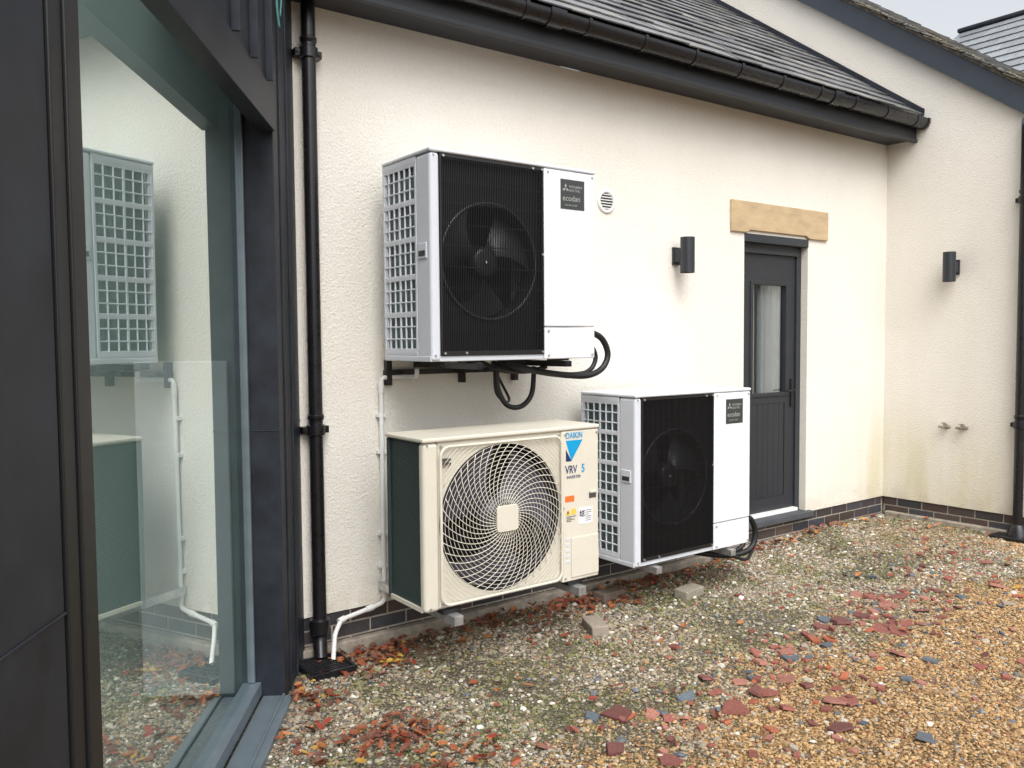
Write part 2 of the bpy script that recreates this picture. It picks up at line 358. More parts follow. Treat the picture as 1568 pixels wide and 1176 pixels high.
def shards(name,xy,size,cols,thick):
    mb=MB()
    for (x,y),s,c in zip(xy,size,cols):
        n=random.choice((4,4,5,5,6)); a0=random.uniform(0,6.28); rx=random.uniform(.45,1.1)
        pl=[]
        for k in range(n):
            a=a0+2*math.pi*k/n+random.uniform(-.38,.38); r=s*.5*random.uniform(.72,1.25)
            pl.append((r*math.cos(a),r*math.sin(a)*rx))
        th=thick*random.uniform(.6,1.3); tilt=Matrix.Rotation(random.gauss(0,.17),3,'X')@Matrix.Rotation(random.gauss(0,.17),3,'Y')@Matrix.Rotation(random.uniform(0,6.28),3,'Z')
        base=Vector((x,y,float(gh(x,y))+.004+s*.04))
        vs=[base+tilt@Vector((p[0],p[1],0)) for p in pl]+[base+tilt@Vector((p[0]*.93,p[1]*.93,th)) for p in pl]
        mb.add(vs,[tuple(range(n))[::-1],tuple(range(n,2*n))]+[(i,(i+1)%n,n+(i+1)%n,n+i) for i in range(n)],tuple(c))
    return mb.build(name,attrmat(name+'_mat',.75,.5,180),attr=True)
cl=[((3.55,-1.55),.26,34),((4.2,-1.5),.30,34),((4.9,-1.4),.35,32),((5.6,-1.2),.40,22),((2.9,-1.8),.3,22),((3.2,-2.1),.35,18),((4.0,-1.9),.4,20),((6.3,-1.1),.35,12),((5.0,-1.8),.45,16),((2.35,-1.5),.22,8),((4.6,-1.6),.7,34),((2.75,-1.55),.2,9),((4.0,-1.2),.9,16)]
xy=[]
for (cx,cy),s,n in cl:
    for _ in range(n):
        x=random.gauss(cx,s); y=random.gauss(cy,s*.42)
        if .9<x<7.1 and y<-.15 and in_area(x,y): xy.append((x,y))
n=len(xy); c=pick(n,[(.24,.08,.06),(.31,.135,.10),(.16,.057,.047),(.10,.12,.14),(.33,.10,.05),(.28,.24,.19)],[30,22,20,16,6,4])
shards('broken_tile_pieces',xy,[min(.14,max(.022,random.lognormvariate(math.log(.056),.48))) for _ in range(n)],c,.011)
def leaves(name,xy,cols,size):
    mb=MB()
    for (x,y),c,s in zip(xy,cols,size):
        R_=Matrix.Rotation(random.uniform(0,6.28),3,'Z')@Matrix.Rotation(random.gauss(0,.35),3,'X')@Matrix.Rotation(random.gauss(0,.3),3,'Y')
        b=Vector((x,y,float(gh(x,y))+random.uniform(.010,.035)))
        curl=random.uniform(.05,.6)
        prof=[(-.5,0),(-.3,.22),(-.1,.2),(0,.34),(.15,.2),(.3,.24),(.5,0)]
        vs=[];
        for (a,w) in prof:
            for sg_ in (-1,0,1):
                vs.append(b+R_@Vector((a*s,w*s*sg_*random.uniform(.8,1.1),curl*s*(abs(sg_)*w*1.2+a*a*.8))))
        fs=[]
        for i in range(len(prof)-1):
            fs+= [(i*3,i*3+1,i*3+4,i*3+3),(i*3+1,i*3+2,i*3+5,i*3+4)]
        mb.add(vs,fs,tuple(c))
    return mb.build(name,attrmat(name+'_mat',.6,.3,150),attr=True)
xy=[]
def cluster(cx,cy,sx,sy,n):
    for _ in range(n):
        x=random.gauss(cx,sx); y=random.gauss(cy,sy)
        if y<-.05 and in_area(x,y): xy.append((x,y))
cluster(1.95,-.2,.16,.1,120); cluster(1.66,-1.05,.12,.08,110); cluster(3.3,-.2,.25,.1,120); cluster(2.5,-.12,.6,.06,150); cluster(3.7,-.22,.35,.15,110); cluster(4.4,-.15,.5,.08,70); cluster(5.6,-.10,.9,.05,140); cluster(1.75,-1.35,.16,.08,60);cluster(1.5,-.45,.07,.15,60);cluster(6.9,-.3,.2,.3,40);cluster(1.35,-.9,.12,.2,40)
for _ in range(130): xy.append((random.uniform(1.8,7),random.uniform(-1.8,-.1)))
n=len(xy); c=pick(n,[(.24,.07,.030),(.15,.055,.033),(.36,.135,.045),(.25,.04,.022),(.45,.26,.05)],[30,30,15,10,3])
leaves('fallen_leaves',xy,c,[random.uniform(.025,.065) for _ in range(n)])
leaves('yellow_leaf',[(2.0,-.33),(2.06,-.30)],[(.50,.31,.05),(.42,.25,.04)],[.11,.08])
mb=MB()
for _ in range(4200):
    cx,cy,s=random.choice([(2.05,-1.15,.14),(2.3,-1.3,.16),(1.95,-1.3,.08),(3.9,-.55,.22),(4.9,-.75,.3),(6.2,-.5,.3),(2.9,-.8,.25),(6.9,-.25,.12)])
    x,y=random.gauss(cx,s),random.gauss(cy,s*.6)
    if not(in_area(x,y) and y<-.1): continue
    a=random.uniform(0,6.28); h=random.uniform(.006,.020); dx,dy=math.cos(a)*.0018,math.sin(a)*.0018; z=float(gh(x,y))+.004
    k=random.uniform(.7,1.3); lx,ly=random.gauss(0,.008),random.gauss(0,.008)
    mb.add([(x-dx,y-dy,z),(x+dx,y+dy,z),(x+lx,y+ly,z+h)],[(0,1,2)],(.15*k,.19*k,.04*k))
mb.build('moss_and_grass',attrmat('moss_mat',.9,.2,200),attr=True)

# ------------------------------------------------------------ main house range
house=empty('rendered_house_wing')
W=MB()
W.box(1.50,5.23,0,.3,.212,3.36).box(6.04,7.30,0,.3,.212,3.36).box(5.23,6.04,0,.3,2.45,3.36)
W.build('render_wall',M['render'],house)
slope=.745
def zr(y): return 3.60+(y+1.12)*slope
G=MB()
G.prism([(-1.25,.212),(4.5,.212),(4.5,5.0),(1.9,zr(1.9)-.12),(-1.25,zr(-1.25)-.12)],7.216,7.5)
gw=empty('rendered_gable_wing')
G.build('gable_wall',M['render'],gw)
MB().box(7.5,13,-1.25,-.95,.212,zr(-1.25)-.12).build('front_wall',M['render'],gw)
def brickrow(mb,a,b,face,axis,z0,rows,bl=.215,bh=.065,j=.010,thick=.1,sign=1):
    for r in range(rows):
        z=z0-r*(bh+j)-bh; p=a-(bl/2 if r%2 else 0)
        while p<b:
            s,e=max(p,a),min(p+bl,b)
            if e-s>.02:
                k=random.uniform(.7,1.35); c=random.choice([(.050,.042,.045),(.062,.045,.040),(.040,.040,.048),(.075,.05,.042)]); c=tuple(q*k for q in c)
                d=random.uniform(0,.002)
                if axis=='x': mb.box(s,e,face+d,face+thick,z,z+bh,c)
                else: mb.box(face+d,face+thick,s,e,z,z+bh,c)
            p+=bl+j
B=MB(); brickrow(B,1.5,7.216,.012,'x',.206,4); B.build('brick_plinth',M['brick'],house,attr=True,bevel=.003,seg=1)
MB().box(1.5,7.3,.018,.25,-.2,.211).build('plinth_mortar',M['mortar'],house)
B=MB(); brickrow(B,-1.25,.0,7.228,'y',.206,4); B.build('brick_plinth',M['brick'],gw,attr=True,bevel=.003,seg=1)
MB().box(7.234,7.5,-1.245,.0,-.2,.211).box(7.5,13,-1.24,-.95,-.2,.211).build('plinth_mortar',M['mortar'],gw)
F_=MB(); F_.box(1.5,7.216,-.035,.02,-.2,.052); F_.build('footing',M['concrete'],house,bevel=.01)
MB().box(7.18,7.24,-1.3,-.036,-.2,.085).build('footing',M['concrete'],gw,bevel=.01)
MB().box(1.2,7.216,-.235,.0,3.362,3.38).build('soffit',M['soffit'],house)
fb=MB(); fb.box(1.2,7.216,-.262,-.237,3.335,3.50); fb.box(1.2,7.216,-.272,-.262,3.335,3.365); fb.build('fascia_board',M['anthracite'],house,bevel=.003)
def gutter(x0,x1,yc,zc,r,par,axis='x'):
    n=14; th=.004; g=MB(); prof=[]
    for k in range(n+1):
        a=math.pi+math.pi*k/n; prof.append((yc+r*math.cos(a),zc+r*1.05*math.sin(a)))
    prof=[(yc-r-.004,zc+.012),(yc-r,zc+.012)]+prof+[(yc+r,zc+.012)]
    inner=[(yc+(p[0]-yc)*.92,zc+(p[1]-zc)*.92+.001) for p in prof][::-1]
    g.prism(prof+inner,x0,x1); ob=g.build('gutter',M['blackpvc'],par,smooth='auto')
    b=MB()
    def band(x,w,rr):
        pr=[]
        for k in range(n+1):
            a=math.pi+math.pi*k/n; pr.append((yc+rr*math.cos(a),zc+rr*1.05*math.sin(a)))
        pr=[(yc-rr,zc+.018)]+pr+[(yc+rr,zc+.018)]
        b.prism(pr,x-w/2,x+w/2)
    x=x0+.3
    while x<x1-.1:
        band(x,.022,r+.006); x+=.46
    for xx in (x0+1.9,x1-1.35): band(xx,.11,r+.009)
    band(x1-.02,.03,r+.006)
    b.build('gutter_brackets',M['blackpvc'],par,bevel=.002)
gutter(1.2,7.21,-.325,3.50,.06,house)
def slates(name,x0,x1,y0,z0,sl,length,par,exp=.2,w=.25,moss=0,axis='x'):
    mb=MB(); ang=math.atan(sl); cy,cz=math.cos(ang),math.sin(ang); rows=int(length/exp)
    for r in range(rows):
        u=r*exp; off=(w/2 if r%2 else 0)+random.uniform(-.004,.004); x=x0-off
        while x<x1:
            a,b=max(x+.003,x0),min(x+w-.003,x1)
            if b-a>.02:
                th=.008; L_=exp*1.25; lift=.015+random.uniform(0,.006); sk=random.uniform(-.004,.004)
                def pt(xx,uu,h): return (xx,y0+(u+uu)*cy-h*cz,z0+(u+uu)*cz+h*cy)
                k=random.uniform(.65,1.35); c=random.choice([(.16,.165,.175),(.19,.195,.20),(.13,.133,.143),(.21,.205,.195)]); c=tuple(q*k for q in c)
                if moss and random.random()<moss: c=(.19,.17,.12)
                vs=[pt(a,0,lift),pt(b,0,lift+sk),pt(b,L_,.001),pt(a,L_,.001),pt(a,0,lift+th),pt(b,0,lift+th+sk),pt(b,L_,.001+th),pt(a,L_,.001+th)]
                mb.add(vs,[(0,3,2,1),(4,5,6,7),(0,1,5,4),(1,2,6,5),(2,3,7,6),(3,0,4,7)],c)
            x+=w
    return mb.build(name,M['slate'],par,attr=True)
slates('roof_slates',1.0,7.2,-.315,3.545,.735,4.6,house)
MB().prism([(-.26,3.50),(3.45,3.50+3.71*.735),(3.45,3.3+3.71*.735),(0,3.37),(-.26,3.42)],1.0,7.214).build('roof_deck',M['soffit'],house)
MB().prism([(3.46,3.55+3.71*.735),(7.2,3.6),(7.0,3.4),(3.46,3.35+3.71*.735)],1.0,7.214).build('rear_roof',M['soffit'],house)
fl=MB(); a0=(-.33,3.56); a1=(3.4,3.56+3.73*.735); fl.prism([a0,a1,(a1[0],a1[1]+.05),(a0[0],a0[1]+.05)],7.205,7.214); fl.build('abutment_flashing',M['zinc'],house)
slates('roof_slates',7.12,9.4,-1.36,zr(-1.36)+.03,slope,3.95,gw,moss=.35)
MB().prism([(-1.32,zr(-1.32)),(1.85,zr(1.85)),(1.85,zr(1.85)-.12),(-1.32,zr(-1.32)-.12)],7.20,9.4).build('roof_deck',M['soffit'],gw)
vb=MB(); vb.prism([(-1.36,zr(-1.36)+.0),(1.86,zr(1.86)+.0),(1.86,zr(1.86)-.20),(-1.36,zr(-1.36)-.20)],7.155,7.18); vb.build('bargeboard',mat('verge_paint',(.040,.050,.066),.45,var=.1,vscale=6),gw,bevel=.003)
MB().prism([(-1.34,zr(-1.34)-.13),(1.86,zr(1.86)-.13),(1.86,zr(1.86)-.15),(-1.34,zr(-1.34)-.15)],7.18,7.216).build('verge_soffit',M['soffit'],gw)
MB().prism([(-1.36,zr(-1.36)+.035),(1.86,zr(1.86)+.035),(1.86,zr(1.86)+.002),(-1.36,zr(-1.36)+.002)],7.16,7.3).build('verge_bedding',mat('lichen_mortar',(.16,.145,.12),.95,var=.6,vscale=25,bump=.8,bscale=90),gw)
Pm=np.stack([rng.uniform(7.115,7.22,900),rng.uniform(-1.36,1.8,900)],1)
def moss_verge():
    n=len(Pm); V=ICO[None]*(1+rng.uniform(-.2,.2,(n,12,1))); s=rng.uniform(.005,.017,n); V=V*s[:,None,None]; V[:,:,2]*=.6
    pos=np.stack([Pm[:,0],Pm[:,1],3.60+(Pm[:,1]+1.12)*slope+.055],1); V=(V+pos[:,None,:]).reshape(-1,3)
    Fa=(ICF[None]+(np.arange(n)*12)[:,None,None]).reshape(-1,3)
    ob=fastmesh('verge_moss',V,Fa,np.repeat(pick(n,[(.13,.12,.08),(.20,.18,.14),(.08,.075,.06)],[3,3,3]),12,axis=0),M['slate']); ob.parent=gw
moss_verge()
gutter(7.17,13,-1.44,3.36,.06,gw)
rw=empty('distant_slate_roof_house')
def rear():
    mb=MB(); x0,z0=12.,5.83; sl=.75; ang=math.atan(sl); w=.3; exp=.22
    for r in range(18):
        y=-4-(w/2 if r%2 else 0)
        while y<1.72:
            a,b=y+.003,min(y+w-.003,1.72)
            if b-a>.03:
                u=r*exp
                def pt(yy,uu,h): return (x0-uu*math.cos(ang)-h*math.sin(ang),yy,z0-uu*math.sin(ang)+h*math.cos(ang))
                k=random.uniform(.85,1.15); c=tuple(q*k for q in (.26,.28,.30))
                vs=[pt(a,u,0),pt(b,u,0),pt(b,u+exp,.016),pt(a,u+exp,.016),pt(a,u,.008),pt(b,u,.008),pt(b,u+exp,.024),pt(a,u+exp,.024)]
                mb.add(vs,[(0,3,2,1),(4,5,6,7),(0,1,5,4),(1,2,6,5),(2,3,7,6),(3,0,4,7)],c)
            y+=w
    mb.build('roof_slates',M['slate'],rw,attr=True)
    MB().box(11.93,12.07,-4,1.72,5.82,5.88).build('ridge_tiles',M['zinc'],rw,bevel=.02)
    MB().prism([(9.2,3.7),(12,5.78),(14.8,3.7),(14.8,0),(9.2,0)],-4,1.70,axis='y').build('walls',M['render'],rw)
rear()

# door
door=empty('back_door',(5.23,0,.23))
fr=MB(); fr.box(0,.06,.06,.13,0,2.22).box(.75,.81,.06,.13,0,2.22).box(.06,.75,.06,.13,2.10,2.22); fr.build('frame',M['framegrey'],door,bevel=.004)
fr=MB(); fr.box(.06,.75,.045,.06,2.085,2.12); fr.build('weather_bar',M['framegrey'],door,bevel=.004)
lf=MB(); gx0,gx1,gz0,gz1=.20,.62,.985,1.845
lf.box(.065,gx0,.075,.12,.03,2.095).box(gx1,.745,.075,.12,.03,2.095).box(gx0,gx1,.075,.12,gz1,2.095).box(gx0,gx1,.075,.12,.90,gz0).box(gx0,gx1,.075,.12,.03,.14)
lf.build('leaf',M['anthracite'],door)
pn=MB(); k=6; w=(gx1-gx0)/k
for i in range(k): pn.box(gx0+i*w+.0012,gx0+(i+1)*w-.0012,.080,.11,.14,.90)
pn.build('boarded_panel',M['anthracite'],door,bevel=.002)
MB().box(gx0,gx1,.09,.112,.14,.9).build('panel_back',M['black'],door)
bd=MB()
for (a,b,c,d) in ((gx0-.03,gx0,gz0-.03,gz1+.03),(gx1,gx1+.03,gz0-.03,gz1+.03),(gx0,gx1,gz1,gz1+.03),(gx0,gx1,gz0-.03,gz0)): bd.box(a,b,.066,.08,c,d)
bd.build('glazing_bead',M['anthracite'],door,bevel=.004)
MB().add([(gx0,.095,gz0),(gx1,.095,gz0),(gx1,.095,gz1),(gx0,.095,gz1)],[(0,1,2,3)]).build('glass',M['doorglass'],door)
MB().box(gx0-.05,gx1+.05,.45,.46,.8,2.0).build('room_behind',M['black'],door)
cu_=MB()
for i in range(8):
    x=gx0+.19+i*.04; cu_.tube([(x,.16+(i%2)*.012,.8),(x,.16+(i%2)*.012,2.0)],.024,8)
cu_.build('curtain',M['curtain'],door,smooth='auto')
hd=MB(); hd.box(.69,.72,.062,.075,.86,1.09); hd.tube([(.705,.07,1.0),(.705,.03,1.0)],.009,8); hd.tube(fillet([(.705,.03,1.0),(.69,.028,1.0),(.59,.028,.995)],.01),.008,8); hd.build('handle',M['black'],door,bevel=.002)
MB().box(.06,.75,.03,.13,0,.028).build('threshold',M['whitepvc'],door,bevel=.004)
MB().box(-.04,.86,-.05,.13,-.05,-.002).build('sill_step',mat('step_slate',(.06,.065,.075),.6,var=.2,vscale=8),door,bevel=.005)
MB().box(.0,.81,-.006,.14,2.16,2.222).build('head_trim',M['framegrey'],door,bevel=.003)
li=MB(); li.prism([(5.06,2.455),(5.24,2.455),(5.28,2.475),(5.99,2.475),(6.03,2.455),(6.29,2.455),(6.29,2.69),(5.06,2.69)],-.022,.1,axis='y')
li.build('stone_lintel',M['stone'],house,bevel=.006)

def wall_light(loc,rz):
    e=empty('wall_light',loc,rz)
    b=MB(); n=32; r=.05; h=.245
    b.tube([(0,-.115,-h/2),(0,-.115,h/2)],r,32,cap=False); b.tube([(0,-.115,h/2),(0,-.115,-h/2)],r-.006,32,cap=False)
    b.tube([(0,-.115,h/2-.02),(0,-.115,h/2-.024)],r-.004,32); b.tube([(0,-.115,-h/2+.02),(0,-.115,-h/2+.024)],r-.004,32)
    b.build('cylinder_body',M['anthracite'],e,smooth='auto')
    m_=MB(); m_.box(-.03,.03,-.075,-.02,-.045,.045); m_.box(-.035,.035,-.02,0,-.062,.062); m_.build('bracket',M['anthracite'],e,bevel=.004)
    l=MB(); l.tube([(0,-.115,h/2-.018),(0,-.115,h/2-.012)],.03,20); l.tube([(0,-.115,-h/2+.018),(0,-.115,-h/2+.012)],.03,20); l.build('lens',M['paper'],e)
wall_light((4.47,0,2.235),0)
wall_light((7.216,-.62,2.235),math.radians(-90))

v=empty('round_wall_vent',(3.81,0,2.56))
r=MB()
n=40
vs=[];fs=[]
prof=[(.079,0),(.079,-.008),(.072,-.014),(.060,-.014),(.056,-.008),(.056,0)]
for k in range(n):
    a=2*math.pi*k/n
    for (rr,yy) in prof: vs.append((rr*math.cos(a),yy,rr*math.sin(a)))
m_=len(prof)
for k in range(n):
    for i in range(m_-1): fs.append((k*m_+i,k*m_+i+1,((k+1)%n)*m_+i+1,((k+1)%n)*m_+i))
r.add(vs,fs)
for i in range(6):
    z=-.045+i*.018; wd=math.sqrt(max(0,.056**2-z*z)); r.prism([(-.001,z-.003),(-.012,z-.006),(-.012,z-.002),(-.001,z+.004)],-wd,wd)
r.build('vent_grille',M['whitepvc'],v,smooth='auto')
MB().tube([(0,-.0005,0),(0,-.002,0)],.056,32).build('vent_duct',M['black'],v)

def downpipe(x,y,ztop,zb,offs,bands,ax='y'):
    e=empty('downpipe',(x,y,0)); p=MB()
    p.tube(fillet([(0,0,ztop),(0,0,zb+.12)]+offs,.06),.036,20); p.build('pipe',M['blackpvc'],e,smooth='auto')
    b=MB()
    for z in bands:
        b.tube([(0,0,z-.028),(0,0,z-.024),(0,0,z+.024),(0,0,z+.028)],[.041,.047,.047,.041],20)
        b.tube([(0,0,z+.05),(0,0,z+.056),(0,0,z+.075),(0,0,z+.08)],[.038,.043,.043,.038],20)
        if ax=='y':
            b.box(-.07,.07,-.004,.052,z-.018,z+.018); b.tube([(-.058,-.012,z),(-.058,0,z)],.008,8); b.tube([(.058,-.012,z),(.058,0,z)],.008,8)
        else:
            b.box(-.004,.052,-.07,.07,z-.018,z+.018)
    b.build('collars',M['blackpvc'],e,smooth='auto')
    return e
d1=downpipe(1.738,-.055,3.36,.05,[(0,0,.11),(-.02,-.05,.02)],[3.10,1.20])
b=MB(); b.tube([(0,0,.13),(0,0,.14),(0,0,.21),(0,0,.22)],[.04,.052,.052,.04],20); b.build('socket',M['blackpvc'],d1,smooth='auto')
d2=downpipe(7.165,-1.165,3.3,.05,[(0,0,.03)],[2.72,.95],'x')
b=MB(); b.tube([(0,0,.0),(0,0,.10),(0,0,.16)],[.10,.07,.045],16); b.box(-.16,.03,-.15,.15,-.02,.075); b.build('gully',M['blackpvc'],d2,bevel=.01)
MB().tube(fillet([(0,0,3.28),(0,0,3.34),(-.0,-.16,3.44)],.04),.036,16).build('swan_neck',mat('grey_hopper',(.10,.14,.18),.4),d2,smooth='auto')
g=empty('drain_gully',(1.70,-.2,.012))
b=MB(); b.box(-.12,-.105,-.12,.12,-.05,.02).box(.105,.12,-.12,.12,-.05,.02).box(-.105,.105,-.12,-.105,-.05,.02).box(-.105,.105,.105,.12,-.05,.02)
for i in range(9): b.box(-.105,.105,-.095+i*.023,-.085+i*.023,-.02,.014)
b.build('grate',M['blackpvc'],g,bevel=.002)
MB().box(-.11,.11,-.11,.11,-.05,-.018).build('sump',M['black'],g)

e=empty('condensate_pipe')
p=MB(); p.tube(fillet([(2.30,-.12,1.50),(2.30,-.12,1.455),(2.28,-.03,1.455),(2.13,-.025,1.455),(2.13,-.025,.22),(2.06,-.027,.205),(1.87,-.03,.175),(1.80,-.10,.13),(1.755,-.17,.0)],.03),.0125,12)
p.build('pipe',M['whitepvc'],e,smooth='auto')
p=MB()
for z in (1.40,.28): p.tube([(2.13,-.025,z-.03),(2.13,-.025,z+.03)],.016,12)
for z in (1.05,.6,1.25,.42): p.box(2.105,2.155,-.03,0,z-.01,z+.01)
for a,b_ in (((2.02,-.027,.199),(2.06,-.027,.206)),((1.85,-.04,.171),(1.89,-.03,.178))): p.tube([a,b_],.017,12)
p.build('clips',M['whitepvc'],e,smooth='auto',bevel=.001)

e=empty('capped_water_pipes',(7.216,-.64,.89))
p=MB()
for dy in (-.07,.075):
    p.tube([(0,dy,0),(-.05,dy,0),(-.075,dy,-.005)],.010,10); p.tube([(-.003,dy,0),(-.010,dy,0)],.022,12)
    p.tube([(-.045,dy-.05,.0),(-.045,dy+.045,.0)],.0105,10); p.tube([(-.045,dy-.052,0),(-.045,dy-.03,0)],.015,8); p.tube([(-.045,dy,.0),(-.045,dy,.03)],.007,8)
    p.box(-.05,-.04,dy-.022,dy+.022,.028,.036)
p.build('pipes',M['brass'],e,smooth='auto')

# ------------------------------------------------------------ left building
lb=empty('dark_clad_extension',(AX,AY,0),math.radians(58))
H=4.6; OP=-2.017; GT=3.05
c=MB(); c.box(0,.53,0,.185,0,H); c.build('far_pier',M['zinc'],lb,bevel=.004)
c=MB()
c.box(-5,OP-.13,0,.3,0,H); c.build('near_panel',M['zinc'],lb,bevel=.004)
c=MB(); c.box(OP-.125,OP-.07,-.006,.2,0,H).box(OP-.066,OP,-.012,.3,0,H); c.build('corner_trim',M['black'],lb,bevel=.004)
c=MB(); c.box(OP,0,0,.06,2.60,H).box(OP,0,.061,.3,GT,H); c.build('header',M['zinc'],lb)
c=MB(); c.box(OP,-.002,-.012,-.001,2.59,2.76); c.box(OP,-.002,-.012,.065,2.585,2.598); c.build('header_flashing',M['zinc'],lb,bevel=.003)
sm=MB()
for i in range(7): 
    x=OP+.15+i*.29; sm.box(x,x+.012,-.032,0,2.77,H)
for x in (.12,.30): sm.box(x,x+.010,-.008,0,0,H)
sm.box(-5,OP-.13,-.004,0,1.115,1.121); sm.box(-5,OP-.13,-.004,0,2.4,2.406); sm.box(0,.53,-.003,0,1.25,1.255); sm.box(-.003,0,0,.12,1.25,1.255)
sm.build('standing_seams',M['zinc'],lb,bevel=.002)
s_=MB(); s_.box(OP,-.001,-.035,.10,-.1,.035).box(OP,-.001,.0,.012,.035,.045); s_.build('sill',M['alu'],lb,bevel=.005)
f_=MB(); f_.box(OP,-.0,.105,.19,.035,.10); f_.build('bottom_rail',M['alu'],lb,bevel=.006)
f_=MB(); f_.box(-.022,-.0,.130,.184,.10,GT).box(OP,-.022,.12,.19,GT-.05,GT); f_.build('frame',M['alu'],lb,bevel=.006)
MB().add([(OP,.147,.10),(-.022,.147,.10),(-.022,.147,GT-.05),(OP,.147,GT-.05)],[(0,1,2,3)]).build('glazing',M['glass'],lb)
i_=MB(); i_.box(-5,.53,.3,4,-.1,.03); i_.build('interior_floor',M['intfloor'],lb)
i_=MB(); i_.box(-5,-3.6,3.9,4,.03,H).box(-.2,.6,3.9,4,.03,H).box(-3.6,-.2,3.9,4,.03,.5).box(-3.6,-.2,3.9,4,2.6,H).box(-5,-4.9,.3,3.9,.03,H).box(.002,.1,.187,3.9,.03,H)  # rear wall has an added, unseen opening so daylight brightens the room
i_.build('interior_walls',M['interior'],lb)
MB().box(-5,.1,.3,.5,H-1.3,H-1.2).box(-5,.1,3.3,4,H-1.3,H-1.2).build('ceiling',M['interior'],lb)  # wide gap left open, an added rooflight that brightens the room
MB().box(-.03,-.0,.22,.62,.06,1.57).build('cabinet',M['cabinet'],lb,bevel=.004)
rp=MB(); rp.tube(smoothpath([(0.02,-.02,3.6),(.03,-.03,3.3),(.02,-.025,3.15),(.04,-.03,3.05)],8),.006,6)
rp.tube(smoothpath([(.03,-.03,3.3),(.05,-.04,3.2),(.04,-.035,3.1)],6),.004,6); rp.build('rope_end',mat('teal_rope',(.08,.25,.24),.8),lb,smooth=True)

# ------------------------------------------------------------ heat pumps
def heat_pump(loc):
    e=empty('heat_pump_unit',loc); w,h,d=1.05,1.02,.48; gx0,gx1=.055,.693
    s=MB(); s.box(gx1,w,0.004,d,.0,.168).build('service_panel_lower',M['white'],e,bevel=.006,seg=3)
    s=MB(); s.box(gx1,w,0,d,.172,h-.018).build('service_panel',M['white'],e,bevel=.008,seg=3)
    s=MB(); s.box(-.004,w+.004,-.004,d+.004,h-.016,h+.004).build('top_cover',M['white'],e,bevel=.008,seg=3)
    s=MB(); s.box(-.002,gx1,.012,d,0,.028).build('base_tray',M['silver'],e,bevel=.004)
    s=MB(); s.box(0,gx0,0,.14,.0,h-.018).build('corner_post',M['silver'],e,bevel=.018,seg=4)
    s=MB(); s.box(0.004,.03,d-.03,d,.03,h-.018).box(0.,.012,.14,d,h-.05,h-.018).box(0.,.012,.14,d,.028,.05)
    y0,y1=.145,d-.008; z0,z1=.05,h-.05; nc=6
    for i in range(nc+1):
        y=y0+(y1-y0)*i/nc; ww=.016 if i in(0,nc) else (.013 if i==3 else .007); s.box(0,.010,y-ww/2,y+ww/2,z0,z1)
    nr=15
    for i in range(nr+1):
        z=z0+(z1-z0)*i/nr; ww=.028 if i%3==0 else .008; s.box(0.001,.009,y0,y1,z-ww/2,z+ww/2)
    s.build('side_guard',M['silver'],e,bevel=.002,seg=1)
    MB().box(.03,.05,.14,d-.03,.03,h-.02).box(.03,gx1,d-.05,d-.03,.03,h-.02).build('coil',M['coil'],e)
    f=MB()
    for i in range(38):
        y=.15+i*(d-.19)/38; f.box(.022,.0295,y,y+.0035,.03,h-.02)
    f.build('coil_fins',M['finl'],e)
    s=MB(); s.box(-.006,.001,.035,.115,.50,.575).build('side_handle',M['silver'],e,bevel=.003)
    MB().box(-.0075,.0,.045,.105,.512,.538).build('handle_recess',M['fan'],e)
    cx,cz,r=.372,.50,.292
    p=MB(); disc_plate(p,gx0,gx1,.03,h-.018,cx,cz,r,.045,.055); p.build('fan_shroud',M['black'],e)
    rg=MB(); pts=[(cx+r*math.cos(a),.040,cz+r*math.sin(a)) for a in np.linspace(0,2*math.pi,73)]; rg.tube(pts,.009,10,cap=False)
    rg.build('bell_mouth',M['bell'],e,smooth=True)
    MB().tube([(cx,.05,cz),(cx,.16,cz)],r,64,cap=False).build('duct',M['fan'],e,smooth=True)
    MB().box(gx0,gx1,.30,.31,.03,h-.02).box(gx0-.01,gx0,.05,.3,.03,h-.02).build('inner_back',M['black'],e)
    fn=MB(); fn.tube([(cx,.075,cz),(cx,.08,cz),(cx,.15,cz)],[.055,.075,.08],32)
    for b in range(3):
        a0=b*2*math.pi/3+.5; vs=[];fs=[]; NR,NA=8,8
        for i in range(NR+1):
            rr=.07+(r-.085)*i/NR; span=.55+.75*(i/NR)**.8; sweep=.5*(i/NR)
            for k in range(NA+1):
                t=k/NA; a=a0-sweep+span*(t-.1); 
                vs.append((cx+rr*math.cos(a),.08+.07*t-.01*math.sin(t*3.14),cz+rr*math.sin(a)))
        for i in range(NR):
            for k in range(NA): q=i*(NA+1)+k; fs.append((q,q+1,q+NA+2,q+NA+1))
        fn.add(vs,fs)
    fn.build('fan',M['fan'],e,smooth=True)
    MB().tube([(cx,.068,cz),(cx,.075,cz)],.007,12).build('fan_nut',M['paper'],e)
    g=MB(); n=60
    for i in range(n+1):
        x=gx0+.006+(gx1-gx0-.012)*i/n; g.box(x-.0011,x+.0011,.004,.010,.035,h-.022)
    for i in range(10):
        z=.05+i*(h-.09)/9; g.box(gx0,gx1,.009,.013,z-.0022,z+.0022)
    g.box(gx0,gx0+.010,.002,.05,.03,h-.018).box(gx1-.010,gx1-.001,.002,.05,.03,h-.018).box(gx0+.01,gx1-.01,.003,.05,h-.034,h-.019).box(gx0+.01,gx1-.01,.003,.05,.029,.05)
    g.build('front_grille',M['blackgr'],e)
    sc=MB()
    for (x,z) in ((.075,.04),(.2,.04),(.68,.04),(.075,h-.03),(.68,h-.03),(.62,h-.03),(.683,.55),(.02,.03),(.02,h-.03),(.72,.02),(1.03,.02),(.72,.15),(1.03,h-.035),(.72,h-.035)):
        sc.tube([(x,.0035,z),(x,-.004,z)],.006,10)
    sc.build('screws',M['galv'],e)
    MB().box(.805,.972,-.0012,0.0005,.80,.958).build('badge',M['label'],e)
